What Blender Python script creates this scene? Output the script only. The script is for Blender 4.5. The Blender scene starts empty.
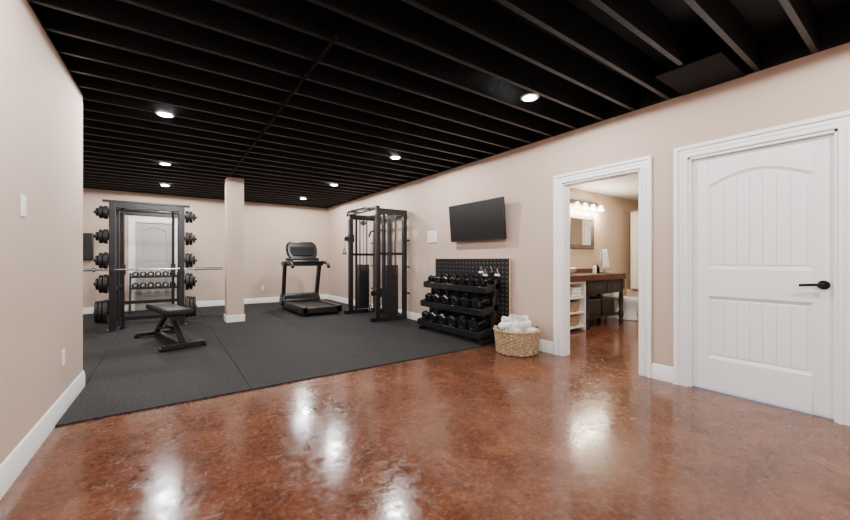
import bpy, bmesh, math, random
from mathutils import Vector, Matrix
random.seed(7)
D=bpy.data; C=bpy.context
COL=C.scene.collection
R=math.radians
H=2.64

# ---------------------------------------------------------------- materials
def mat(name,color,rough=0.5,metal=0.0,var=0.06,scale=12.0,bump=0.0,bscale=80.0,coat=0.0,emit=None,estr=0.0,spec=None):
    m=D.materials.new(name); m.use_nodes=True
    nt=m.node_tree; N=nt.nodes; L=nt.links
    b=N['Principled BSDF']
    tc=N.new('ShaderNodeTexCoord')
    nz=N.new('ShaderNodeTexNoise'); nz.inputs['Scale'].default_value=scale; nz.inputs['Detail'].default_value=4
    L.new(tc.outputs['Object'],nz.inputs['Vector'])
    cr=N.new('ShaderNodeValToRGB')
    cr.color_ramp.elements[0].position=0.3; cr.color_ramp.elements[1].position=0.7
    cr.color_ramp.elements[0].color=tuple(c*(1-var) for c in color)+(1,)
    cr.color_ramp.elements[1].color=tuple(min(1,c*(1+var)) for c in color)+(1,)
    L.new(nz.outputs['Fac'],cr.inputs['Fac']); L.new(cr.outputs['Color'],b.inputs['Base Color'])
    b.inputs['Roughness'].default_value=rough; b.inputs['Metallic'].default_value=metal
    if coat: b.inputs['Coat Weight'].default_value=coat; b.inputs['Coat Roughness'].default_value=0.1
    if spec is not None: b.inputs['Specular IOR Level'].default_value=spec
    if bump:
        n2=N.new('ShaderNodeTexNoise'); n2.inputs['Scale'].default_value=bscale; n2.inputs['Detail'].default_value=3
        L.new(tc.outputs['Object'],n2.inputs['Vector'])
        bp=N.new('ShaderNodeBump'); bp.inputs['Strength'].default_value=bump; bp.inputs['Distance'].default_value=0.01
        L.new(n2.outputs['Fac'],bp.inputs['Height']); L.new(bp.outputs['Normal'],b.inputs['Normal'])
    if emit:
        b.inputs['Emission Color'].default_value=emit+(1,); b.inputs['Emission Strength'].default_value=estr
    return m

M={}
M['wall']=mat('wall_paint',(0.575,0.442,0.362),0.75,var=0.02,scale=2,bump=0.08,bscale=150)
M['bath']=mat('bath_paint',(0.53,0.41,0.30),0.7,var=0.02,scale=2,bump=0.08,bscale=150)
M['white']=mat('trim_white',(0.91,0.92,0.93),0.35,var=0.012,scale=3)
M['ceilw']=mat('ceiling_white',(0.78,0.77,0.75),0.8,var=0.02)
M['joist']=mat('black_joist_paint',(0.0055,0.0058,0.0068),0.45,var=0.35,scale=6,bump=0.3,bscale=30,spec=0.38)
M['deck']=mat('black_subfloor_paint',(0.004,0.004,0.0045),0.6,var=0.3,scale=5,spec=0.35)
M['duct']=mat('black_duct_paint',(0.003,0.003,0.004),0.7,var=0.2,scale=4,spec=0.1)
M['black']=mat('black_powder_coat',(0.007,0.007,0.0085),0.36,var=0.2,bump=0.05,bscale=300,spec=0.5)
M['rub']=mat('black_rubber',(0.009,0.009,0.010),0.45,var=0.2,bump=0.1,bscale=200,spec=0.45)
M['gloss']=mat('glossy_black_urethane',(0.008,0.008,0.009),0.22,var=0.2,spec=0.6)
M['vinyl']=mat('black_vinyl',(0.009,0.009,0.010),0.5,var=0.15,bump=0.1,bscale=60,spec=0.3)
M['chrome']=mat('brushed_steel',(0.62,0.62,0.63),0.25,metal=1.0,var=0.05)
M['gray']=mat('gray_plastic',(0.07,0.07,0.073),0.45,var=0.1)
M['screen']=mat('dark_screen_glass',(0.007,0.007,0.008),0.4,var=0.1,spec=0.25)
M['glow']=mat('downlight_lens',(0.9,0.9,0.88),0.4,emit=(1,0.98,0.96),estr=150)
M['bulb']=mat('frosted_bulb_glass',(0.9,0.88,0.8),0.4,emit=(1,0.86,0.66),estr=7)
M['towel']=mat('white_terry_cloth',(0.88,0.88,0.88),0.95,var=0.04,scale=40,bump=0.4,bscale=220)
M['wicker']=mat('wicker',(0.40,0.28,0.165),0.7,var=0.5,scale=35,bump=0.5,bscale=90)
M['wood']=mat('walnut_counter',(0.085,0.030,0.017),0.35,var=0.3,scale=8)
M['frame']=mat('brown_wood_frame',(0.085,0.055,0.038),0.45,var=0.3,scale=12)
M['ply']=mat('plywood_edge',(0.50,0.34,0.19),0.6,var=0.12,scale=30)
M['espresso']=mat('espresso_wood',(0.013,0.012,0.012),0.4,var=0.25,scale=8)
M['porc']=mat('porcelain',(0.90,0.91,0.92),0.12,var=0.01)
M['curtain']=mat('curtain_cloth',(0.74,0.70,0.64),0.85,var=0.03)
M['mirror']=mat('mirror_glass',(0.82,0.84,0.84),0.02,metal=1.0,var=0.0)
M['bronze']=mat('oil_rubbed_bronze',(0.012,0.010,0.009),0.3,metal=0.6,var=0.1)
M['graydoor']=mat('mirror_door_gray',(0.42,0.405,0.37),0.4,var=0.02)  # gray-beige tone for the door that replaces the end-wall mirror
M['blue']=mat('pale_blue_glow',(0.45,0.62,0.8),0.4,var=0.03,emit=(0.5,0.75,1.0),estr=0.4)  # bluish glow put into the strip by emission, no lamp here

# stained concrete
def floor_mat():
    m=D.materials.new('stained_concrete'); m.use_nodes=True
    nt=m.node_tree;N=nt.nodes;L=nt.links;b=N['Principled BSDF']
    tc=N.new('ShaderNodeTexCoord')
    def noise(s,d,dist,r=0.6):
        n=N.new('ShaderNodeTexNoise');n.inputs['Scale'].default_value=s;n.inputs['Detail'].default_value=d
        n.inputs['Distortion'].default_value=dist;n.inputs['Roughness'].default_value=r
        L.new(tc.outputs['Object'],n.inputs['Vector']);return n
    n1=noise(4.2,12,0.7,0.76); n2=noise(34,9,0.5,0.8); n3=noise(1.0,4,0.8)
    def ramp(src,els):
        c=N.new('ShaderNodeValToRGB');r=c.color_ramp
        r.elements[0].position=els[0][0];r.elements[0].color=els[0][1]+(1,)
        r.elements[1].position=els[-1][0];r.elements[1].color=els[-1][1]+(1,)
        for p,col in els[1:-1]:
            e=r.elements.new(p);e.color=col+(1,)
        L.new(src.outputs['Fac'],c.inputs['Fac']);return c
    c1=ramp(n1,[(0.32,(0.042,0.018,0.012)),(0.44,(0.100,0.037,0.020)),(0.53,(0.150,0.055,0.029)),(0.68,(0.26,0.120,0.064))])
    c2=ramp(n2,[(0.34,(0.045,0.019,0.013)),(0.5,(0.140,0.052,0.028)),(0.66,(0.32,0.155,0.088))])
    c3=ramp(n3,[(0.35,(0.84,0.81,0.80)),(0.65,(1.15,1.12,1.10))])
    mx=N.new('ShaderNodeMix');mx.data_type='RGBA';mx.inputs[0].default_value=0.48
    L.new(c1.outputs[0],mx.inputs[6]);L.new(c2.outputs[0],mx.inputs[7])
    m2=N.new('ShaderNodeMix');m2.data_type='RGBA';m2.blend_type='MULTIPLY';m2.inputs[0].default_value=1
    L.new(mx.outputs[2],m2.inputs[6]);L.new(c3.outputs[0],m2.inputs[7])
    L.new(m2.outputs[2],b.inputs['Base Color'])
    n5=noise(14,9,0.8,0.8)
    rr=ramp(n5,[(0.38,(0.07,)*3),(0.5,(0.15,)*3),(0.62,(0.30,)*3)])
    L.new(rr.outputs[0],b.inputs['Roughness'])
    sp_=ramp(n5,[(0.40,(0.55,)*3),(0.60,(0.28,)*3)])
    L.new(sp_.outputs[0],b.inputs['Specular IOR Level'])
    bp=N.new('ShaderNodeBump');bp.inputs['Strength'].default_value=0.11;bp.inputs['Distance'].default_value=0.005
    n4=noise(30,5,0.3);L.new(n4.outputs['Fac'],bp.inputs['Height'])
    L.new(bp.outputs['Normal'],b.inputs['Normal'])
    return m
M['floor']=floor_mat()
def mat_rubber():
    m=D.materials.new('rubber_tile_speckle'); m.use_nodes=True
    nt=m.node_tree;N=nt.nodes;L=nt.links;b=N['Principled BSDF']
    tc=N.new('ShaderNodeTexCoord')
    n=N.new('ShaderNodeTexNoise');n.inputs['Scale'].default_value=75;n.inputs['Detail'].default_value=5;n.inputs['Roughness'].default_value=.8
    L.new(tc.outputs['Object'],n.inputs['Vector'])
    c=N.new('ShaderNodeValToRGB');r=c.color_ramp
    r.elements[0].position=0.45;r.elements[0].color=(0.009,0.0090,0.0094,1)
    r.elements[1].position=0.64;r.elements[1].color=(0.062,0.062,0.064,1)
    L.new(n.outputs['Fac'],c.inputs['Fac']);L.new(c.outputs[0],b.inputs['Base Color'])
    b.inputs['Roughness'].default_value=0.75;b.inputs['Specular IOR Level'].default_value=0.22
    bp=N.new('ShaderNodeBump');bp.inputs['Strength'].default_value=0.4;bp.inputs['Distance'].default_value=0.005
    L.new(n.outputs['Fac'],bp.inputs['Height']);L.new(bp.outputs['Normal'],b.inputs['Normal'])
    return m
M['mat']=mat_rubber()

# ---------------------------------------------------------------- mesh builder
class MB:
    def __init__(s): s.bm=bmesh.new()
    def b(s,x0,x1,y0,y1,z0,z1,rot=None):
        c=Vector(((x0+x1)/2,(y0+y1)/2,(z0+z1)/2))
        mt=Matrix.Translation(c)
        if rot is not None: mt=mt@rot
        mt=mt@Matrix.Diagonal((abs(x1-x0),abs(y1-y0),abs(z1-z0),1))
        bmesh.ops.create_cube(s.bm,size=1,matrix=mt); return s
    def beam(s,p0,p1,w,d,up=(0,0,1)):
        p0=Vector(p0);p1=Vector(p1);z=(p1-p0);l=z.length;z.normalize()
        u=Vector(up)
        if abs(z.dot(u))>0.98:u=Vector((0,1,0))
        x=u.cross(z).normalized();y=z.cross(x)
        m=Matrix((x,y,z)).transposed().to_4x4();m.translation=(p0+p1)/2
        bmesh.ops.create_cube(s.bm,size=1,matrix=m@Matrix.Diagonal((w,d,l,1)));return s
    def c(s,p0,p1,r,r2=None,seg=20):
        p0=Vector(p0);p1=Vector(p1);v=p1-p0
        q=v.to_track_quat('Z','Y').to_matrix().to_4x4();q.translation=(p0+p1)/2
        bmesh.ops.create_cone(s.bm,cap_ends=True,segments=seg,radius1=r,radius2=r if r2 is None else r2,depth=v.length,matrix=q);return s
    def sp(s,c,r,sc=(1,1,1),seg=16):
        bmesh.ops.create_uvsphere(s.bm,u_segments=seg,v_segments=seg//2+2,radius=r,matrix=Matrix.Translation(c)@Matrix.Diagonal(tuple(sc)+(1,)));return s
    def tube(s,pts,r,seg=12):
        pts=[Vector(p) for p in pts];rings=[]
        for i,p in enumerate(pts):
            if i==0:t=pts[1]-p
            elif i==len(pts)-1:t=p-pts[i-1]
            else:t=(pts[i+1]-p).normalized()+(p-pts[i-1]).normalized()
            t.normalize()
            if i==0:
                a=Vector((0,0,1)) if abs(t.z)<0.9 else Vector((1,0,0))
                n=(a-t*a.dot(t)).normalized()
            else: n=(n-t*n.dot(t)).normalized()
            bn=t.cross(n)
            rings.append([s.bm.verts.new(p+(n*math.cos(2*math.pi*k/seg)+bn*math.sin(2*math.pi*k/seg))*r) for k in range(seg)])
        for a,b2 in zip(rings,rings[1:]):
            for k in range(seg):
                s.bm.faces.new((a[k],a[(k+1)%seg],b2[(k+1)%seg],b2[k]))
        s.bm.faces.new(rings[0][::-1]);s.bm.faces.new(rings[-1]);return s
    def lathe(s,prof,seg=32,c=(0,0,0),ax='Z',mod=None,sy=1.0):
        rings=[]
        for i,(r,z) in enumerate(prof):
            ring=[]
            for k in range(seg):
                a=2*math.pi*k/seg;rr=r+(mod(i,k) if mod else 0)
                x,y=rr*math.cos(a),rr*math.sin(a)*sy
                v=(x,y,z) if ax=='Z' else ((z,x,y) if ax=='X' else (y,z,x))
                ring.append(s.bm.verts.new(Vector(c)+Vector(v)))
            rings.append(ring)
        for a,b2 in zip(rings,rings[1:]):
            for k in range(seg):
                s.bm.faces.new((a[k],a[(k+1)%seg],b2[(k+1)%seg],b2[k]))
        if prof[0][0]>1e-5:s.bm.faces.new(rings[0][::-1])
        if prof[-1][0]>1e-5:s.bm.faces.new(rings[-1])
        return s
    def prism(s,poly,vec):
        a=[s.bm.verts.new(Vector(p)) for p in poly];v=Vector(vec)
        b2=[s.bm.verts.new(Vector(p)+v) for p in poly];n=len(a)
        s.bm.faces.new(a[::-1]);s.bm.faces.new(b2)
        for k in range(n): s.bm.faces.new((a[k],a[(k+1)%n],b2[(k+1)%n],b2[k]))
        return s
    def o(s,name,m,parent=None,bevel=0.0,loc=(0,0,0),rotz=0,seg=2,label=None,sub=0,**kw):
        bmesh.ops.remove_doubles(s.bm,verts=s.bm.verts,dist=1e-6)
        bmesh.ops.recalc_face_normals(s.bm,faces=s.bm.faces)
        me=D.meshes.new(name);s.bm.to_mesh(me);s.bm.free()
        me.materials.append(M[m])
        for p in me.polygons:p.use_smooth=True
        me.set_sharp_from_angle(angle=R(38))
        ob=D.objects.new(name,me);COL.objects.link(ob);ob.location=loc;ob.rotation_euler=(0,0,rotz)
        if parent:ob.parent=parent
        if bevel:
            md=ob.modifiers.new('bevel','BEVEL');md.width=bevel;md.segments=seg;md.limit_method='ANGLE';md.angle_limit=R(40)
        if sub:
            md=ob.modifiers.new('sub','SUBSURF');md.levels=sub;md.render_levels=sub
        if label:ob['label']=label
        for k,v in kw.items():ob[k]=v
        return ob
def T(name,label,cat,loc=(0,0,0),rotz=0,group=None):
    e=D.objects.new(name,None);e.empty_display_size=0.1;COL.objects.link(e)
    e.location=loc;e.rotation_euler=(0,0,rotz);e['label']=label;e['category']=cat
    if group:e['group']=group
    return e
def tag(ob,label,cat,group=None):
    ob['label']=label;ob['category']=cat
    if group:ob['group']=group
    return ob
def dup(src,loc,rot=None):
    n=src.copy();COL.objects.link(n);n.location=loc
    if rot is not None:n.rotation_euler=rot
    for ch in src.children:
        c2=ch.copy();c2.parent=n;COL.objects.link(c2)
    return n
def S(ob,label=None):
    ob['kind']='structure'
    if label:ob['label']=label
    return ob

# ---------------------------------------------------------------- shell
XR=3.85; YB=10.37; YN=-2.5; XL=-2.4
D0,D1,DT=.425,1.33,2.06
P0,P1=1.735,2.61
def lx(y): return -0.655+0.0258*(y-2.589)      # face of the slightly skewed wall
YE=4.487
S(MB().b(-2.6,8.8,YN-.15,YB+.15,-0.12,0).o('floor','floor'),'brown acid-stained polished concrete floor')
w=MB()
w.b(XR,XR+.12,YN,D0,0,H);w.b(XR,XR+.12,D0,D1,DT,H);w.b(XR,XR+.12,D1,P0,0,H)
w.b(XR,XR+.12,P0,P1,2.045,H);w.b(XR,XR+.12,P1,YB+.12,0,H)
S(w.o('wall_right','wall'),'beige painted wall with two door openings')
w=MB();w.b(XL-.12,-.56,YB,YB+.12,0,H).b(-.56,.16,YB,YB+.12,2.0,H).b(.16,XR,YB,YB+.12,0,H)
S(w.o('wall_back','wall'),'beige painted end wall')
w=MB();w.prism([(lx(YN),YN,0),(lx(YE),YE,0),(lx(YE)-.13,YE,0),(lx(YN)-.13,YN,0)],(0,0,H-.02))
S(w.o('wall_left','wall'),'beige painted wall')
S(MB().b(XL,lx(YE)-.13,YE-.12,YE,0,H).o('wall_recess','wall'),'beige painted return wall')
S(MB().b(XL-.12,XL,YE-.12,YB,0,H).o('wall_side','wall'),'beige painted recess wall')
S(MB().b(-.95,XR,YN-.12,YN,0,H).o('wall_front','wall'),'beige painted wall')
S(MB().b(XL-.12,XR+.12,YN-.12,YB+.12,H+.25,H+.30).o('ceiling','deck'),'black painted subfloor between joists')
r=MB();r.b(XR+.0,XR+.12,YN,YB+.12,H,H+.25).b(XL-.12,XR,YB,YB+.12,H,H+.25).b(XL-.12,XL,YE-.12,YB,H,H+.25)
r.b(XL,-.8,YE-.12,YE,H,H+.25).b(-.95,-.8,YN,YE-.12,H-.02,H+.25).b(-.95,XR,YN-.12,YN,H,H+.25)
S(r.o('trim_1','joist'),'black painted rim board')
y=YN+.2
while y<YB-.05:
    x0=-.8 if y<YE else XL
    o=MB().b(x0,XR,y-.018,y+.018,H,H+.25).o('ceiling_joist','joist',bevel=.003)
    S(o,'black painted ceiling joist');o['group']='black ceiling joists';y+=.315
S(MB().prism([(lx(YN),YN,H-.02),(lx(YE),YE,H-.02),(lx(YE)-.1,YE,H-.02),(lx(YN)-.1,YN,H-.02)],(0,0,.02)).o('trim_2','joist'),'black top plate')

def bboard(name,p0,p1,nrm,h=.145):
    p0=Vector(p0+(0,));p1=Vector(p1+(0,));n=Vector(nrm+(0,)).normalized()
    prof=[(0,0),(.016,0),(.016,h*.72),(.012,h*.78),(.012,h*.88),(.006,h*.97),(0,h)]
    m=MB();m.prism([p0+n*a+Vector((0,0,z)) for a,z in prof],p1-p0)
    return S(m.o(name,'white'),'white painted baseboard')
bboard('baseboard_right',(XR,YB),(XR,2.72),(-1,0))
bboard('baseboard_right_middle',(XR,P0-.106),(XR,D1+.108),(-1,0))
bboard('baseboard_right_near',(XR,D0-.11),(XR,YN),(-1,0))
bboard('baseboard_back',(.27,YB),(XR,YB),(0,-1))
bboard('baseboard_back_side',(XL,YB),(-.67,YB),(0,-1))
bboard('baseboard_left',(lx(YN),YN),(lx(YE),YE),(1,-.0258))
bboard('baseboard_side',(XL,YE),(XL,YB),(1,0))

def casing(name,axis,a0,a1,top,face,sgn,w=.105,jd=.12):
    m=MB()
    def bx(u0,u1,z0,z1,t0,t1):
        f0,f1=face+sgn*t0,face+sgn*t1
        if axis=='Y': m.b(min(f0,f1),max(f0,f1),u0,u1,z0,z1)
        else: m.b(u0,u1,min(f0,f1),max(f0,f1),z0,z1)
    for side in (-1,1):
        e=a0 if side<0 else a1
        def sp(d0,d1,z1,t):
            u0,u1=sorted((e+side*d0,e+side*d1));bx(u0,u1,0,z1,0,t)
        sp(.0,w,top+.0,.016);sp(w-.03,w,top+w-.03,.034);sp(.004,.018,top,.026);sp(.040,.052,top,.023)
        u0,u1=sorted((e,e-side*.018));bx(u0,u1,0,top,-jd,.006)
    bx(a0-w,a1+w,top,top+w,0,.016);bx(a0-w,a1+w,top+w-.03,top+w,0,.035)
    bx(a0,a1,top+.004,top+.018,0,.026);bx(a0-.04,a1+.04,top+.04,top+.052,0,.023)
    bx(a0,a1,top-.018,top,-jd,.006)
    return S(m.o(name,'white',bevel=.003),'white painted door casing with stepped profile')
casing('trim_3','Y',D0,D1,DT,XR,-1)
casing('trim_4','Y',P0,P1,2.045,XR,-1)
casing('trim_5','X',-.56,.16,2.0,YB,-1,w=.1)

def paneldoor(name,W,HH,loc,rotz,material,lab,arch_h=.10):
    root=MB().b(.020,.036,0,W,0,HH).o(name,material,loc=loc,rotz=rotz)
    S(root,lab)
    st=.11;sp0=1.775
    def arch(q,ins=0): return sp0-ins+arch_h*math.sin(math.pi*max(0,min(1,(q-st)/(W-2*st))))
    m=MB()
    m.b(0,.022,0,st,0,HH);m.b(0,.022,W-st,W,0,HH)
    m.b(0,.022,st,W-st,0,.27);m.b(0,.022,st,W-st,.81,1.05)
    n=24
    for k in range(n):
        ya=st+(W-2*st)*k/n;yb=st+(W-2*st)*(k+1)/n
        m.prism([(0,ya,arch(ya)),(0,yb,arch(yb)),(0,yb,HH),(0,ya,HH)],(.022,0,0))
    m.o('door_frame_panel',material,root,bevel=.003,label='stiles and arched rails')
    m=MB()
    for z0,z1 in ((.27,.81),(1.05,None)):
        tf=(lambda q,ins=0:.81-ins) if z1 else arch
        g=.022
        m.prism([(.006,st,z0),(.0195,st,z0),(.0195,st+g,z0),],(0,0,tf(st)-z0))
        m.prism([(.006,W-st,z0),(.0195,W-st-g,z0),(.0195,W-st,z0)],(0,0,tf(st)-z0))
        m.prism([(.006,st,z0),(.0195,st,z0),(.0195,st,z0+g)],(0,W-2*st,0))
        for k in range(n):
            ya=st+(W-2*st)*k/n;yb=st+(W-2*st)*(k+1)/n
            va=[(.006,ya,tf(ya)),(.0195,ya,tf(ya)),(.0195,ya,tf(ya)-g)];vb=[(.006,yb,tf(yb)),(.0195,yb,tf(yb)),(.0195,yb,tf(yb)-g)]
            A=[m.bm.verts.new(v) for v in va];B=[m.bm.verts.new(v) for v in vb]
            m.bm.faces.new((A[0],B[0],B[2],A[2]))
    m.o('panel_moulding',material,root)
    def strips(z0,z1f,nm):
        m=MB();y0=st+.036;y1=W-st-.036;ns=7;wd=(y1-y0)/ns
        for k in range(ns):
            a=y0+k*wd+.001;b2=y0+(k+1)*wd-.001
            za=z1f(a);zb=z1f(b2)
            m.prism([(.013,a,z0+.036),(.013,b2,z0+.036),(.013,b2,zb-.036),(.013,a,za-.036)],(.008,0,0))
        m.o('door_panel',material,root,bevel=.001,label=nm)
    strips(.27,lambda q:.81,'lower grooved panel')
    strips(1.05,arch,'upper arched grooved panel')
    return root
DW=D1-D0-.04
d1=paneldoor('door_1',DW,DT-.036,(3.895,D0+.02,.014),0,'white','white two-panel arch-top interior door, closed')
m=MB();m.c((0,.055,.945),(-.012,.055,.945),.033,seg=28);m.c((-.01,.055,.945),(-.05,.055,.945),.011)
m.tube([(-.05,.045,.945),(-.052,.08,.947),(-.052,.12,.944),(-.05,.175,.938)],.010)
m.o('lever_handle','bronze',d1,label='dark bronze lever handle')
MB().b(.004,.034,.0,DW,-.012,.0).o('door_gap_glow','blue',d1,label='pale blue glowing strip under the door')  # strip glows in place of bluish light at the door gap
d2=paneldoor('door_for_mirror',.68,1.965,(.14,YB+.05,.012),math.pi/2,'graydoor','pale gray two-panel door in place of a mirror on the end wall')  # made-up door standing in for a wall mirror and its reflection
MB().sp((-.05,.06,.93),.028).c((0,.06,.93),(-.05,.06,.93),.01).o('knob','bronze',d2)

# column
cx,cy,s=1.05,7.61,.14
S(MB().b(cx-s,cx+s,cy-s,cy+s,0,H).o('wall_column','wall'),'square beige painted support column')
m=MB();t=.016
for (a,b2,c2,d) in ((-s-t,s+t,-s-t,-s),(-s-t,s+t,s,s+t),(-s-t,-s,-s,s),(s,s+t,-s,s)):
    m.b(cx+a,cx+b2,cy+c2,cy+d,0,.13)
S(m.o('baseboard_column','white',bevel=.005),'white baseboard around column')

# rubber floor tiles
xs=[-.585,.62,1.84,3.06,3.83];ys=[3.5,5.3,7.1,8.9,YB-.018]
ML='charcoal speckled rubber gym mat on the floor'
def rt(x0,x1,y0,y1):
    cx_,cy_=(x0+x1)/2,(y0+y1)/2
    g=.0015
    if x0==-.585 and y0==3.5:
        f=lambda y_: lx(y_)+.0175
        o=MB().prism([(f(3.502)-cx_,3.502-cy_,0),(x1-g-cx_,3.502-cy_,0),(x1-g-cx_,y1-g-cy_,0),(-.583-cx_,y1-g-cy_,0),(-.583-cx_,YE-cy_,0)],(0,0,.012)).o('rubber_floor_mat','mat',loc=(cx_,cy_,0),bevel=.003)
    else:
        o=MB().b(x0-cx_+g,x1-cx_-g,y0-cy_+g,y1-cy_-g,0,.012).o('rubber_floor_mat','mat',loc=(cx_,cy_,0),bevel=.003)
    tag(o,ML,'floor mat','rubber gym floor mats')
for i in range(4):
    for j in range(4): rt(xs[i],xs[i+1],ys[j],ys[j+1])
for (a,b2) in ((XL+.02,-1.79),(-1.79,-.5851)):
    for (c2,d) in ((YE+.01,5.3),(5.3,7.1),(7.1,8.9),(8.9,YB-.018)): rt(a,b2,c2,d)
FZ=.012

# ceiling pipe, duct
m=MB();m.c((.93,2.3,H-.012),(.93,7.3,H-.012),.012)
for y in (2.9,4.6,6.3): m.c((.93,y-.02,H-.014),(.93,y+.02,H-.014),.016)
o=m.o('ceiling_pipe','duct');tag(o,'black painted pipe running under the joists','pipe')
m=MB();m.b(3.25,3.83,.92,1.36,H-.012,H)
tag(m.o('air_duct','duct',bevel=.003),'black painted sheet-metal air duct cover on the joists','air duct')

# ---------------------------------------------------------------- downlights
def lampobj(parent,e,z,col,x=0,y=0):
    l=D.lights.new('lamp','SPOT');l.energy=e;l.shadow_soft_size=.035;l.color=col
    l.spot_size=R(179);l.spot_blend=.05
    ob=D.objects.new('lamp',l);COL.objects.link(ob);ob.parent=parent;ob.location=(x,y,z);return ob
def downlight(x,y,p):
    t=T('recessed_light','round white recessed ceiling light, lit','ceiling light',(x,y,H),0,'recessed ceiling lights')
    MB().lathe([(.058,-.003),(.060,-.010),(.076,-.010),(.082,-.005),(.082,0),(.058,0)],c=(0,0,0)).o('trim_ring','white',t)
    MB().c((0,0,-.012),(0,0,0),.058,seg=28).o('lens','glow',t)
    lampobj(t,p,-.035,(1,.97,.94))
for x in (0,2.74):
    for y,p in ((-1.6,95),(-.2,95),(2.2,98),(4.62,104),(7.0,118),(9.0,128)):
        downlight(x,y,p)
downlight(-1.7,7.0,85)

# ---------------------------------------------------------------- wall items
tv=T('television','black flat-screen television mounted on the wall','television',(XR,3.99,1.71))
tl=Matrix.Rotation(R(-5),4,'Y')
MB().b(-.135,-.095,-.575,.575,-.285,.285,rot=tl).o('television_body','black',tv,bevel=.006)
MB().b(-.138,-.134,-.563,.563,-.268,.275,rot=tl).o('screen','screen',tv)
MB().b(-.02,0,-.15,.15,-.12,.12).b(-.105,-.02,-.05,.05,-.04,.04).o('wall_mount','black',tv)
p=T('alarm_panel','white framed wall control panel','control panel',(XR,5.2,1.55))
MB().b(-.022,0,-.13,.13,-.105,.105).o('panel_housing','white',p,bevel=.005)
MB().b(-.025,-.0215,-.10,.10,-.075,.075).o('panel_face','ceilw',p,bevel=.001)
p=T('wall_speaker','slim black speaker mounted on the end wall','speaker',(-1.33,YB,1.42))
MB().b(-.10,.10,-.12,0,-.28,.28).o('speaker_cabinet','black',p,bevel=.01)
MB().b(-.085,.085,-.126,-.118,-.26,.26).o('speaker_grille','rub',p,bevel=.003)
def plate(name,lab,cat,loc,rz,kind):
    t=T(name,lab,cat,loc,rz)
    MB().b(0,.007,-.038,.038,-.06,.06).o('cover_plate','white',t,bevel=.003)
    if kind=='sw': MB().b(.006,.011,-.017,.017,-.033,.033).o('rocker','white',t,bevel=.002)
    else:
        for dz in (-.022,.022): MB().b(.006,.009,-.017,.017,dz-.014,dz+.014).o('socket','white',t,bevel=.004)
ang=-math.atan(.0258)
plate('light_switch','white rocker light switch plate on the wall','light switch',(lx(2.95),2.95,1.44),ang,'sw')
plate('wall_outlet','white duplex outlet plate above the baseboard','outlet',(lx(3.80),3.80,.41),ang,'o')
plate('wall_outlet','white duplex outlet plate above the baseboard','outlet',(2.1,YB,.40),-math.pi/2,'o')

# ---------------------------------------------------------------- power rack
RX,RY=-.225,7.65
rk=T('power_rack','black steel power rack with side storage pegs','power rack',(RX,RY,FZ))
HT=2.06;hw=.46;dp=1.2
for x in (-hw,hw):
    for y in (0,.62,dp):
        m=MB();wd=.042 if y==0 else .035
        m.b(x-wd,x+wd,y-wd,y+wd,.0,HT)
        if y==0: m.b(x-.075,x+.075,-.12,.14,0,.014)
        m.o('upright','black',rk,bevel=.004)
for x in (-hw,hw):
    MB().b(x-.032,x+.032,.04,dp-.03,0,.07).o('base_rail','black',rk,bevel=.004)
    MB().b(x-.03,x+.03,.04,dp-.03,HT-.08,HT-.01).o('top_rail','black',rk,bevel=.004)
    MB().b(x-.022,x+.022,.04,dp-.04,.62,.67).o('safety_bar','black',rk,bevel=.004)
    x2=x-.12 if x>0 else x+.12
    MB().c((x2,.14,.02),(x2,.14,HT-.03),.022).c((x2,.14,.0),(x2,.14,.03),.04).b(min(x2,x),max(x2,x),.12,.16,HT-.07,HT-.03).o('guide_rod','black',rk)
    MB().b(x2-.035,x2+.035,.09,.19,.88,1.06).o('slide_carriage','black',rk,bevel=.006)
MB().b(-hw+.04,hw-.04,dp-.03,dp+.03,0,.07).o('base_rail','black',rk,bevel=.004)
MB().b(-hw+.04,hw-.04,-.04,.04,HT-.10,HT-.01).b(-hw-.12,hw+.12,-.05,.05,HT-.012,HT+.02).o('top_crossmember','black',rk,bevel=.004)
MB().b(-hw+.03,hw-.03,dp-.03,dp+.03,HT-.09,HT-.02).o('top_crossmember','black',rk,bevel=.004)
MB().b(-hw+.03,hw-.03,.60,.64,HT-.07,HT-.02).o('top_crossmember','black',rk,bevel=.004)
MB().c((-hw+.03,.3,HT-.10),(hw-.03,.3,HT-.10),.017).o('pull_up_bar','black',rk)
MB().b(-hw+.03,hw-.03,dp-.02,dp+.02,.30,.36).o('rear_brace','black',rk,bevel=.004)
levels=[(1.88,.105),(1.50,.115),(1.12,.13),(.75,.15),(.31,.19)]
for x in (-hw,hw):
    sg=1 if x>0 else -1
    m=MB();m.b(x-.03,x+.03,-.075,-.04,.93,1.06);m.b(x-.03,x+.03,-.135,-.04,.93,.955);m.b(x-.03,x+.03,-.145,-.13,.93,1.0)
    m.o('bar_hook','black',rk,bevel=.003)
    for z,rr in levels:
        MB().c((x+sg*.04,.0,z),(x+sg*.225,.0,z),.022).c((x+sg*.04,0,z),(x+sg*.05,0,z),.035).o('storage_peg','black',rk)
def plate_w(r,th):
    m=MB()
    m.lathe([(.026,-th/2),(.045,-th/2),(.05,-th/2+.006),(r*.78,-th/2+.008),(r*.84,-th/2),(r-.006,-th/2),(r,-th/2+.006),(r,th/2-.006),(r-.006,th/2),(r*.84,th/2),(r*.78,th/2-.008),(.05,th/2-.006),(.045,th/2),(.026,th/2),(.026,-th/2)],seg=40,ax='X')
    return m
cache={}
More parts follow.
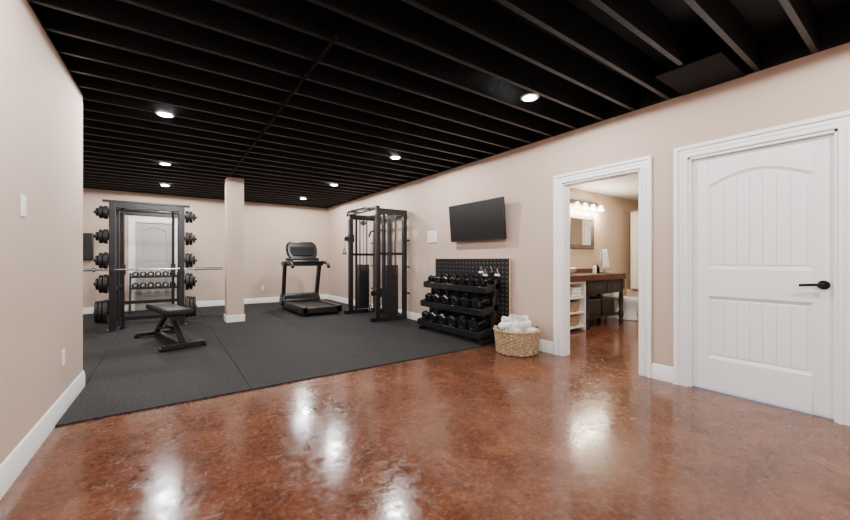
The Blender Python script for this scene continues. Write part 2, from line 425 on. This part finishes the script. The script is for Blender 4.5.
for sg in (-1,1):
    for z,rr in levels:
        for k,(f,th) in enumerate(((1.0,.05),(.95,.045),(.6,.03))):
            if k==2 and rr>.15: f,th=.92,.04
            off=.08+[0,.056,.104][k]
            key=(rr,k)
            if key not in cache:
                cache[key]=plate_w(rr*f,th).o('weight_plate','rub');o=cache[key]
            else:
                o=cache[key].copy();COL.objects.link(o)
            o.location=(RX+sg*(hw+off),RY,FZ+z)
            tag(o,'black rubber-coated weight plate on a rack peg','weight plate','weight plates on the rack pegs')
bb=T('barbell','steel barbell resting on the rack hooks','barbell',(RX,RY-.09,FZ+.975))
MB().c((-.68,0,0),(.68,0,0),.014).o('shaft','chrome',bb)
for sg in (-1,1): MB().c((sg*.66,0,0),(sg*1.08,0,0),.022).c((sg*.655,0,0),(sg*.68,0,0),.034).o('sleeve','chrome',bb)

# ---------------------------------------------------------------- bench
bn=T('weight_bench','black adjustable weight bench with padded seat','weight bench',(.05,6.15,FZ),R(14))
MB().b(-.14,.14,-.16,.62,.41,.49).o('back_pad','vinyl',bn,bevel=.025,seg=3)
MB().b(-.15,.15,-.50,-.19,.41,.49).o('seat_pad','vinyl',bn,bevel=.025,seg=3)
m=MB();m.beam((0,-.56,.06),(0,-.13,.36),.06,.06);m.beam((0,-.13,.36),(0,.5,.38),.05,.05)
m.beam((0,.64,.06),(0,.13,.37),.05,.05);m.beam((0,-.56,.05),(0,.66,.05),.06,.05)
m.b(-.04,.04,-.44,-.22,.35,.41);m.b(-.04,.04,.0,.5,.37,.41)
m.o('bench_frame','black',bn,bevel=.004)
MB().b(-.24,.24,-.61,-.54,.015,.075).o('foot','black',bn,bevel=.006)
MB().b(-.24,.24,.64,.70,.015,.07).o('foot','black',bn,bevel=.006)
for x,y in ((-.23,-.575),(.23,-.575),(-.23,.67),(.23,.67)): MB().c((x-.03,y,.028),(x+.03,y,.028),.028).o('wheel','rub',bn)
MB().b(-.03,.03,-.22,.1,.20,.24).tube([(-.02,-.1,.22),(-.15,-.1,.22)],.014).o('adjuster','black',bn)

# ---------------------------------------------------------------- treadmill
tm=T('treadmill','black treadmill with upright console and side handrails','treadmill',(2.62,8.22,FZ))
m=MB()
for sg in (-1,1): m.b(sg*.30,sg*.42,-.92,.62,.04,.19)
m.b(-.40,.40,-.92,-.84,.05,.17);m.b(-.3,.3,-.86,.6,.06,.13)
for x in (-.36,.36):
    for y in (-.82,.7): m.c((x,y,0),(x,y,.06),.025)
m.o('deck_frame','black',tm,bevel=.012)
MB().b(-.295,.295,-.90,.58,.12,.165).o('running_belt','vinyl',tm,bevel=.01)
MB().prism([(-.42,.40,.06),(-.42,.86,.06),(-.42,.88,.2),(-.42,.78,.34),(-.42,.52,.34),(-.42,.40,.22)],(.84,0,0)).o('motor_hood','black',tm,bevel=.02,seg=3)
for sg in (-1,1):
    m=MB();m.beam((sg*.385,.66,.1),(sg*.40,.42,1.08),.08,.12)
    m.o('upright','black',tm,bevel=.02)
    m=MB();m.tube([(sg*.40,.46,1.05),(sg*.405,.25,1.08),(sg*.405,-.02,1.07),(sg*.40,-.14,1.03),(sg*.395,-.2,.97)],.036)
    m.o('handrail','rub',tm)
m=MB();m.b(-.45,.45,.28,.58,.99,1.10);m.b(-.36,.36,.33,.56,1.09,1.18);m.tube([(-.40,.36,1.06),(-.3,.2,1.09),(.3,.2,1.09),(.40,.36,1.06)],.026)
m.o('dashboard','black',tm,bevel=.025,seg=3)
pts=[(-.28,1.15),(.28,1.15),(.34,1.24),(.36,1.36),(.34,1.49),(.26,1.56),(-.26,1.56),(-.34,1.49),(-.36,1.36),(-.34,1.24)]
m=MB();m.prism([(x,.36+(z-1.15)*.35,z) for x,z in pts],(0,.12,.0))
m.o('console','black',tm,bevel=.03,seg=4)
m=MB();m.prism([(x*.78,.352+(z-1.15)*.35,1.36+(z-1.36)*.66+.01) for x,z in pts],(0,.02,0))
m.o('console_screen','screen',tm,bevel=.006)

# ---------------------------------------------------------------- cable machine
cm=T('cable_machine','black dual-stack cable trainer with pull-up bar','cable machine',(3.475,6.6,FZ))
hx,hy,ht=.285,.60,2.08
for x in (-hx,hx):
    for y in (-hy,hy):
        MB().b(x-.038,x+.038,y-.038,y+.038,0,ht).o('upright','black',cm,bevel=.004)
for y in (-hy,hy):
    MB().b(-hx-.14,hx+.02,y-.035,y+.035,.0,.08).o('base_rail','black',cm,bevel=.004)
    MB().b(-hx,hx,y-.03,y+.03,ht-.10,ht-.015).b(-hx-.05,hx+.04,y-.05,y+.05,ht-.02,ht).o('top_rail','black',cm,bevel=.004)
MB().b(hx-.035,hx+.035,-hy+.04,hy-.04,.02,.09).o('base_rail','black',cm,bevel=.004)
MB().b(hx-.03,hx+.03,-hy+.03,hy-.03,ht-.10,ht-.02).o('top_rail','black',cm,bevel=.004)
MB().b(-hx-.04,-hx+.04,-hy,hy,ht-.01,ht+.05).o('top_crossmember','black',cm,bevel=.004)
m=MB();m.tube([(-hx-.12,-.52,ht-.04),(-hx-.16,-.36,ht+.03),(-hx-.16,.36,ht+.03),(-hx-.12,.52,ht-.04)],.019)
for y in (-.3,.3): m.c((-hx-.16,y,ht+.03),(-hx,y,ht+.03),.014)
m.o('pull_up_bar','black',cm)
for y in (-hy,hy):
    sg=1 if y>0 else -1
    m=MB()
    for k in range(26): m.b(-.12,.12,y-.055,y+.055,.10+k*.036,.10+k*.036+.032)
    m.o('weight_stack','rub',cm,bevel=.003)
    for x in (-.08,.08): MB().c((x,y,.07),(x,y,ht-.09),.015).o('guide_rod','gray',cm)
    for x in (-.165,): MB().b(x-.018,x+.018,y-.02,y+.02,.06,ht-.08).o('stack_post','black',cm)
    z=.45 if sg<0 else 1.5
    m=MB();m.b(-hx-.055,-hx+.055,y-.055,y+.055,z,z+.16);m.c((-hx-.10,y-.012,z+.07),(-hx-.10,y+.012,z+.07),.05);m.beam((-hx-.1,y,z+.07),(-hx-.03,y,z+.07),.02,.03)
    m.o('pulley_carriage','black',cm,bevel=.004)
    m=MB();m.tube([(-hx-.15,y,z+.05),(-hx-.15,y,z-.12)],.004,seg=6);m.tube([(-hx-.15,y-.07,z-.24),(-hx-.15,y,z-.12),(-hx-.15,y+.07,z-.24)],.008);m.c((-hx-.15,y-.075,z-.24),(-hx-.15,y+.075,z-.24),.017)
    m.o('grip_handle','rub',cm)
    MB().c((-hx-.058,y,.1),(-hx-.058,y,ht-.1),.006,seg=8).o('cable','gray',cm)
    MB().c((0,y,1.05),(0,y,ht-.1),.007,seg=8).o('cable','gray',cm)
    MB().c((0,y-.015,ht-.16),(0,y+.015,ht-.16),.055).o('pulley','gray',cm)
    for z in (.5,1.0,1.5):
        MB().c((hx,y,z),(hx,y+sg*.17,z),.018).o('accessory_peg','black',cm)
    MB().b(-hx+.03,hx-.03,y-.02,y+.02,1.22,1.27).o('side_brace','black',cm)
MB().tube([(0.0,-.34,1.62),(0.0,-.24,1.72),(0.0,.24,1.72),(0.0,.34,1.62)],.017).c((0,0,1.72),(0,0,ht-.05),.006).c((0,-.56,ht-.05),(0,.56,ht-.05),.022).o('pulldown_bar','black',cm)
MB().b(.24,.30,-.13,-.05,.05,ht-.05).o('center_column','black',cm,bevel=.005)
MB().b(.24,.30,.15,.23,.05,ht-.05).o('center_column','black',cm,bevel=.005)

# ---------------------------------------------------------------- pegboard + dumbbell rack
def pegmat():
    m=D.materials.new('black_pegboard');m.use_nodes=True
    nt=m.node_tree;N=nt.nodes;L=nt.links;b=N['Principled BSDF']
    tc=N.new('ShaderNodeTexCoord');sx=N.new('ShaderNodeSeparateXYZ');L.new(tc.outputs['Object'],sx.inputs[0])
    def cell(o,pt):
        a=N.new('ShaderNodeMath');a.operation='MULTIPLY';a.inputs[1].default_value=1/pt;L.new(sx.outputs[o],a.inputs[0])
        f=N.new('ShaderNodeMath');f.operation='FRACT';L.new(a.outputs[0],f.inputs[0])
        s_=N.new('ShaderNodeMath');s_.operation='SUBTRACT';s_.inputs[1].default_value=.5;L.new(f.outputs[0],s_.inputs[0])
        q=N.new('ShaderNodeMath');q.operation='POWER';q.inputs[1].default_value=2;ab=N.new('ShaderNodeMath');ab.operation='ABSOLUTE';L.new(s_.outputs[0],ab.inputs[0]);L.new(ab.outputs[0],q.inputs[0]);return q
    y_=cell('Y',.075);z_=cell('Z',.062);ad=N.new('ShaderNodeMath');ad.operation='ADD';L.new(y_.outputs[0],ad.inputs[0]);L.new(z_.outputs[0],ad.inputs[1])
    lt=N.new('ShaderNodeMath');lt.operation='LESS_THAN';lt.inputs[1].default_value=.045;L.new(ad.outputs[0],lt.inputs[0])
    mx=N.new('ShaderNodeMix');mx.data_type='RGBA';L.new(lt.outputs[0],mx.inputs[0]);mx.inputs[6].default_value=(.010,.010,.011,1);mx.inputs[7].default_value=(.08,.073,.066,1)
    L.new(mx.outputs[2],b.inputs['Base Color']);b.inputs['Roughness'].default_value=.5;b.inputs['Specular IOR Level'].default_value=.2
    return m
M['peg']=pegmat()
pb=T('pegboard','black pegboard panel standing against the wall','pegboard',(3.803,4.22,FZ))
MB().b(-.008,.0,-.83,.83,0,1.15).o('perforated_panel','peg',pb)
MB().b(.0,.030,-.83,-.79,0,1.15).b(.0,.030,.79,.83,0,1.15).b(0,.030,-.79,.79,1.11,1.15).b(0,.030,-.79,.79,0,.04).b(-.010,.0,-.845,-.83,0,1.155).o('backing_frame','ply',pb,label='light plywood edge frame')
for k,(y,z) in enumerate(((3.58,1.02),(3.70,1.05),(3.81,1.01),(3.90,1.05))):
    a=T('cable_attachment','small cable handle with strap hanging on the pegboard','cable handle',(3.795,y,z),0,'handles on the pegboard')
    MB().c((.0,0,.0),(-.05,0,0),.005,seg=8).o('peg_hook','chrome',a)
    MB().tube([(-.03,0,0),(-.03,-.035,-.09),(-.03,.035,-.09),(-.03,0,0)],.007,seg=8).o('stirrup','chrome',a)
    MB().c((-.03,-.04,-.09),(-.03,.04,-.09),.015).o('grip','towel' if k!=1 else 'rub',a)

DX=3.575
dr=T('dumbbell_rack','black three-tier dumbbell rack in front of a pegboard','dumbbell rack',(DX,4.26,FZ))
TA=R(13)
tiers=[(-.03,.165,.30),(.02,.465,.28),(.07,.765,.26)]
L2=.72
for sg in (-1,1):
    m=MB();y0,y1=sg*L2-.02,sg*L2+.02
    m.b(-.17,.19,y0,y1,0,.05)
    m.prism([(.02,y0,.05),(.09,y0,.05),(.18,y0,.86),(.11,y0,.86)],(0,y1-y0,0))
    for xc,z,dpt in tiers:
        a=dpt/2;ta=math.tan(TA)
        m.prism([(xc-a-.012,y0,z-a*ta-.055),(xc+a,y0,z+a*ta-.05),(xc+a,y0,z+a*ta+.03),(xc-a-.012,y0,z-a*ta+.035)],(0,y1-y0,0))
    m.o('end_frame','black',dr,bevel=.004)
tilt=Matrix.Rotation(-TA,4,'Y')
for xc,z,dpt in tiers:
    dz=math.tan(TA)*dpt/2
    m=MB()
    for q in (-.30,.30):
        xx=xc+q*dpt;zz=z+q*dpt*math.tan(TA)
        m.b(xx-.03,xx+.03,-L2+.02,L2-.02,zz-.008,zz+.004,rot=tilt)
    m.b(xc-dpt/2-.018,xc-dpt/2+.0,-L2+.02,L2-.02,z-dz-.06,z-dz+.030)
    m.b(xc+dpt/2-.012,xc+dpt/2+.0,-L2+.02,L2-.02,z+dz-.045,z+dz+.03)
    m.o('shelf','gloss',dr,bevel=.005)
def dumbbell(r,hl,gl,lab,grp,hexa=True):
    d=T('dumbbell',lab,'dumbbell',(0,0,0),0,grp)
    tot=gl/2
    MB().c((-tot-.01,0,0),(tot+.01,0,0),.015).o('handle','chrome',d)
    for sg in (-1,1):
        m=MB();seg=6 if hexa else 28
        pr=[(r*.55,tot*sg),(r*.9,(tot+.004)*sg),(r,(tot+.014)*sg),(r,(tot+hl-.014)*sg),(r*.9,(tot+hl-.004)*sg),(r*.55,(tot+hl)*sg),(r*.5,(tot+hl-.004)*sg)]
        m.lathe(pr,seg=seg,ax='X');m.o('dumbbell_head','gloss',d)
    return d
specs=[(.090,.078,.13,6,.226),(.080,.072,.12,6,.224),(.070,.064,.115,7,.192)]
for (xc,z,dpt),(r_,hl,gl,n,pit) in zip(tiers,specs):
    base=None
    for k in range(n):
        yy=4.26+(k-(n-1)/2)*pit
        off=r_*.866+.006
        loc=(DX+xc-off*math.sin(TA)+.008,yy,FZ+z+off*math.cos(TA)+.004)
        if base is None:
            base=dumbbell(r_,hl,gl,'glossy black hex dumbbell with steel handle on the rack','dumbbells on the tiered rack')
            base.location=loc;base.rotation_euler=(0,-TA,0)
            for ch in base.children:
                ch.rotation_euler=(R(30) if 'head' in ch.name else 0,0,0)
        else: dup(base,loc)

# small dumbbell stand at end wall, added in place of a mirror reflection
sr=T('reflection_dumbbell_stand','small black two-tier stand of round dumbbells in place of a mirror reflection','dumbbell stand',(-.19,10.0,FZ))
for sg in (-1,1):
    m=MB();m.b(sg*.42-.02,sg*.42+.02,-.15,.15,0,.04);m.beam((sg*.42,-.05,.03),(sg*.42,.10,.85),.04,.05)
    m.o('stand_frame','black',sr,bevel=.004)
for z,y in ((.52,-.0),(.76,.05)): MB().b(-.42,.42,y-.10,y+.10,z-.01,z+.005).b(-.42,.42,y-.105,y-.095,z-.02,z+.03).o('shelf','black',sr)
base=None
for z,y in ((.52,.0),(.76,.05)):
    for k in range(6):
        loc=(-.19+(k-2.5)*.132,10.0+y,FZ+z+.0625)
        if base is None:
            base=dumbbell(.06,.055,.08,'black round dumbbell with pale end cap, in place of a reflected one','dumbbells on the low stand',False)
            for sg in (-1,1): MB().c((sg*.094,0,0),(sg*.0965,0,0),.03).o('end_cap','chrome',base)
            base.location=loc;base.rotation_euler=(0,0,R(90))
        else: dup(base,loc)

# ---------------------------------------------------------------- basket + towels
BX,BY=3.55,3.05
bk=T('wicker_basket','round woven wicker basket filled with white towels','basket',(BX,BY,0))
n=13;prof=[]
for i in range(n+1):
    t=i/n;prof.append((.245+.03*t,.012+t*.265))
m=MB();m.lathe(prof+[(.252,.279)]+[(p[0]-.022,p[1]) for p in prof[::-1]],seg=120,mod=lambda i,k:(.009*math.cos(k*math.pi/3+(math.pi if i%2 else 0)) if i<=n else 0))
m.o('basket_wall','wicker',bk)
MB().c((0,0,.002),(0,0,.02),.228,seg=40).o('basket_base','wicker',bk)
m=MB()
for ph in (0,math.pi):
    pts=[]
    for k in range(97):
        a=2*math.pi*k/96;rr=.270+.007*math.cos(24*a+ph);pts.append((rr*math.cos(a),rr*math.sin(a),.282+.007*math.sin(24*a+ph)))
    m.tube(pts,.012,seg=8)
m.o('rim','wicker',bk)
for sg in (-1,1):
    ca=R(-35)
    pts=[]
    for k in range(9):
        t=k/8;a=ca+(math.pi if sg<0 else 0)+(t-.5)*.55
        pts.append((.27*math.cos(a),.27*math.sin(a),.285+.04*math.sin(math.pi*t)))
    MB().tube(pts,.009,seg=8).o('handle','wicker',bk)
def rolled(L_,r0):
    m=MB();n=44;turns=2.4;o1=[];o2=[];th=.013
    for k in range(n+1):
        t=k/n;a=t*turns*2*math.pi;rr=.008+(r0-.008)*t
        o1.append((0,rr*math.cos(a),rr*math.sin(a)*.9));o2.append((0,(rr-th)*math.cos(a) if rr>th else 0.001*math.cos(a),(rr-th)*math.sin(a)*.9 if rr>th else .001*math.sin(a)))
    for k in range(n):
        m.prism([(-L_/2,)+o1[k][1:],(-L_/2,)+o1[k+1][1:],(-L_/2,)+o2[k+1][1:],(-L_/2,)+o2[k][1:]],(L_,0,0))
    return m
base=rolled(.26,.056).o('towel','towel')
G='white towels piled in the basket'
poses=[(-.11,-.09,.29,.2,.05,.4),(.07,-.11,.30,.1,-.1,1.6),(.12,.06,.30,0,.1,-.4),(-.07,.11,.29,.2,-.1,1.0),(.03,.13,.30,.2,.1,-.9),
       (0,0,.34,.3,.1,.2),(-.12,-.0,.36,.1,.25,1.9),(.09,-.05,.375,0,-.3,.7),(.02,.09,.38,.5,.2,-.5),(-.05,-.10,.365,.2,-.15,-.3),(-.02,-.01,.43,.2,.2,.3)]
for k,(x,y,z,a,b2,c2) in enumerate(poses):
    o=base if k==0 else base.copy()
    if k: COL.objects.link(o)
    o.location=(BX+x,BY+y,z-.015);o.rotation_euler=(a,b2,c2)
    tag(o,'rolled white terry towel in the wicker basket','towel',G)
base0=MB().lathe([(.001,.03),(.18,.03),(.205,.08),(.21,.2),(.17,.25),(.001,.27)],seg=24,mod=lambda i,k:.006*math.sin(k*1.7+i)).o('towel','towel',loc=(BX,BY,0))
tag(base0,'folded white towel at the bottom of the basket','towel',G)

# ---------------------------------------------------------------- bathroom
BXX=8.6;BY0=1.0;BY1=3.9;BH=2.45
S(MB().b(3.97,BXX,BY1,BY1+.1,0,BH).o('wall_bathroom_back','bath'),'warm tan bathroom wall')
S(MB().b(BXX,BXX+.1,BY0-.1,BY1+.1,0,BH).o('wall_bathroom_end','bath'),'warm tan bathroom wall')
S(MB().b(3.97,BXX,BY0-.1,BY0,0,BH).o('wall_bathroom_side','bath'),'warm tan bathroom wall')
S(MB().b(3.97,BXX+.1,BY0-.1,BY1+.1,BH,BH+.1).o('ceiling_bathroom','ceilw'),'white bathroom ceiling')
bboard('baseboard_bathroom',(3.97,BY1),(4.85,BY1),(0,-1))
S(MB().b(5.0,5.1,.2,.9,0,H).o('wall_closet','wall'),'closet wall behind the closed door')
CXV=5.84
cb=T('vanity_counter','thick dark walnut vanity countertop','countertop',(CXV,3.61,.80))
MB().b(-1.0,1.0,-.28,.285,0,.10).o('counter_slab','wood',cb,bevel=.006)
bs=MB().b(CXV-1.0,CXV+1.0,3.87,3.89,.90,.98).o('vanity_backsplash','wood',bevel=.003)
tag(bs,'dark walnut backsplash strip on the counter','backsplash')
SX=5.26
su=T('shelf_unit','white open shelf unit with towels and baskets under the counter','shelf unit',(SX,3.62,0))
m=MB()
m.b(-.36,-.33,-.24,.24,0,.797).b(.33,.36,-.24,.24,0,.797).b(-.33,.33,.22,.24,.05,.797).b(-.33,.33,-.24,.22,.76,.797)
m.o('shelf_body','white',su,bevel=.002)
for z in (.06,.29,.53): MB().b(-.33,.33,-.23,.22,z-.0125,z+.0125).o('shelf','white',su)
tb=None
for x in (-.15,.16):
    for k in range(3):
        loc=(SX+x,3.54,.5435+k*.052)
        if tb is None:
            tb=MB().b(-.13,.13,-.13,.13,0,.05).o('towel','towel',bevel=.02,seg=4,loc=loc);o=tb
        else:
            o=tb.copy();COL.objects.link(o);o.location=loc
        tag(o,'folded white towel on the shelf unit','towel','folded towels on the shelf unit')
for zz in (.0735,.3035):
  for x in (-.165,.165):
    o=MB().lathe([(.10,0),(.125,.02),(.14,.15),(.145,.165),(.13,.165),(.11,.03),(.001,.02)],seg=40,mod=lambda i,k:.003*(1 if k%2 else -1)).o('storage_basket','wicker',loc=(SX+x,3.54,zz))
    tag(o,'small wicker storage basket on the shelf unit','basket','baskets on the shelf unit')
VX=6.24
vn=T('vanity_cabinet','dark espresso vanity table with turned legs and lower shelf','vanity',(VX,3.62,0))
for x in (-.55,.55):
    for y in (-.22,.20):
        MB().b(x-.045,x+.045,y-.045,y+.045,.62,.797).lathe([(.03,0),(.045,.03),(.03,.08),(.045,.12),(.045,.2),(.028,.25),(.042,.45),(.03,.58),(.045,.62)],seg=20,c=(x,y,0)).o('leg','espresso',vn,bevel=.002)
m=MB();m.b(-.52,.52,-.24,.24,.56,.797)
m.o('vanity_body','espresso',vn,bevel=.003)
MB().b(-.57,.57,-.22,.22,.15,.18).o('lower_shelf','espresso',vn,bevel=.003)
for x in (-.26,.26):
    dd=MB().b(x-.24,x+.24,-.255,-.24,.59,.77).o('drawer','espresso',vn,bevel=.004)
    MB().sp((x,-.268,.68),.014).o('knob','chrome',dd)
for xx in (VX-.26,VX+.20):
    ob=T('storage_box','dark woven box on the vanity lower shelf','storage box',(xx,3.6,.18),0,'boxes under the vanity')
    MB().b(-.2,.2,-.16,.16,0,.26).o('box_body','espresso',ob,bevel=.01)
    MB().b(-.205,.205,-.165,.165,.26,.285).o('lid','gray',ob,bevel=.006)
sk=T('vessel_sink','white porcelain vessel sink on the counter','sink',(5.35,3.60,.90))
MB().lathe([(.09,0),(.17,.05),(.21,.11),(.20,.115),(.16,.06),(.05,.02),(.001,.018)],seg=36).o('basin','porc',sk)
ts=T('towel_stand','small countertop stand draped with a white hand towel','towel stand',(6.58,3.6,.90))
MB().c((0,0,0),(0,0,.012),.08,seg=28).c((0,0,0),(0,0,.47),.008).c((-.1,0,.43),(.1,0,.43),.007).o('stand','bronze',ts)
m=MB();rows=[]
path=[(-.045,.05),(-.038,.16),(-.028,.30),(-.016,.425),(0,.442),(.016,.425),(.028,.30),(.038,.14)]
for yy,zz in path:
    hwid=.085 if zz>.3 else .085+.03*(.3-zz)/.24
    rows.append([m.bm.verts.new((hwid*(2*k/18-1),yy+.008*math.sin(k*1.4)*(1 if zz<.33 else .3),zz+.006*math.sin(k*.9))) for k in range(19)])
for a,b2 in zip(rows,rows[1:]):
    for k in range(18): m.bm.faces.new((a[k],a[k+1],b2[k+1],b2[k]))
o=m.o('hand_towel','towel',loc=(6.58,3.6,.90));sol=o.modifiers.new('thick','SOLIDIFY');sol.thickness=.010
tag(o,'white hand towel draped over the countertop stand','towel')
for k,(x,c_) in enumerate(((6.26,'porc'),(6.36,'bronze'))):
    b_=T('soap_bottle','small soap dispenser bottle on the counter','soap bottle',(x,3.6,.90),0,'bottles on the counter')
    MB().lathe([(.03,0),(.034,.01),(.034,.11),(.015,.13),(.012,.15)],seg=24).o('bottle_body',c_,b_)
    MB().c((0,0,.15),(0,0,.18),.006).c((0,0,.178),(0,-.04,.178),.005).o('pump','chrome',b_)
mr=T('wall_mirror','rectangular mirror in a brown wood frame','mirror',(6.30,BY1,1.66))
MB().b(-.42,.42,-.03,0,-.31,-.24).b(-.42,.42,-.03,0,.24,.31).b(-.42,-.35,-.03,0,-.24,.24).b(.35,.42,-.03,0,-.24,.24).o('mirror_frame','frame',mr,bevel=.006)
MB().b(-.35,.35,-.012,0,-.24,.24).o('mirror_glass','mirror',mr)
vl=T('vanity_light','four-bulb vanity light bar with frosted shades','wall light',(6.40,BY1,2.20))
MB().b(-.44,.44,-.03,0,-.04,.04).o('back_bar','gray',vl,bevel=.006)
for k in range(4):
    x=(k-1.5)*.26
    MB().tube([(x,-.02,0),(x,-.10,.0),(x,-.12,-.03)],.008).o('arm','gray',vl)
    MB().lathe([(.022,-.02),(.035,-.04),(.058,-.12),(.054,-.12),(.03,-.045),(.001,-.03)],seg=24,c=(x,-.12,0)).o('glass_shade','bulb',vl)
    l=D.lights.new('lamp','POINT');l.energy=20;l.shadow_soft_size=.05;l.color=(1,.87,.70)
    ob_=D.objects.new('lamp',l);COL.objects.link(ob_);ob_.parent=vl;ob_.location=(x,-.14,-.20)
t=T('recessed_light','round white recessed ceiling light, lit','ceiling light',(5.4,2.2,BH),0)
MB().c((0,0,-.012),(0,0,0),.058,seg=28).o('lens','glow',t)
MB().lathe([(.062,-.004),(.064,-.016),(.085,-.016),(.092,-.008),(.092,0),(.062,0)]).o('trim_ring','white',t)
lampobj(t,110,-.04,(1,.93,.83))
to=T('toilet','white porcelain toilet beside the vanity','toilet',(7.24,3.62,0))
MB().b(-.2,.2,.06,.27,.40,.76).o('tank','porc',to,bevel=.03,seg=3)
MB().b(-.215,.215,.05,.275,.76,.795).o('tank_lid','porc',to,bevel=.01)
m=MB();m.lathe([(.11,0),(.12,.02),(.10,.12),(.12,.25),(.185,.36),(.19,.40),(.15,.40),(.001,.30)],seg=36,c=(0,-.16,0),sy=1.25);m.b(-.09,.09,-.1,.24,0,.40)
m.o('bowl','porc',to,bevel=.005)
MB().lathe([(.001,.402),(.19,.402),(.195,.415),(.19,.43),(.001,.438)],seg=36,c=(0,-.14,0),sy=1.22).o('seat_lid','porc',to)
tb_=T('bathtub','white bathtub behind a shower curtain','bathtub',(8.25,2.45,0))
MB().b(-.30,-.24,-1.4,1.43,0,.5).b(.24,.31,-1.4,1.43,0,.5).b(-.24,.24,-1.4,1.43,0,.15).b(-.24,.24,1.33,1.43,.15,.5).b(-.24,.24,-1.4,-1.3,.15,.5).o('tub_shell','bath',tb_,bevel=.02)
cu=T('shower_curtain','pale cream shower curtain hanging in folds','shower curtain',(7.88,3.4,0))
m=MB();n=90;v=[];
for k in range(n+1):
    t=k/n;y_=-.45+.80*t;x_=.025*math.sin(t*2*math.pi*9)
    v.append((m.bm.verts.new((x_,y_,.55)),m.bm.verts.new((x_*.8,y_,2.12))))
for k in range(n): m.bm.faces.new((v[k][0],v[k+1][0],v[k+1][1],v[k][1]))
m.o('curtain_cloth','curtain',cu)
MB().c((0,-2.40,2.14),(0,.50,2.14),.012).o('curtain_rod','chrome',cu)

# ---------------------------------------------------------------- world + camera
w=D.worlds.new('world');C.scene.world=w;w.use_nodes=True
w.node_tree.nodes['Background'].inputs[0].default_value=(.5,.52,.55,1);w.node_tree.nodes['Background'].inputs[1].default_value=.3
cam=D.cameras.new('camera');co=D.objects.new('camera',cam);COL.objects.link(co)
co.location=(0,0,1.14);co.rotation_euler=(R(90),0,-R(35.3));cam.sensor_width=36;cam.lens=36*367/850;cam.clip_start=.02
C.scene.camera=co
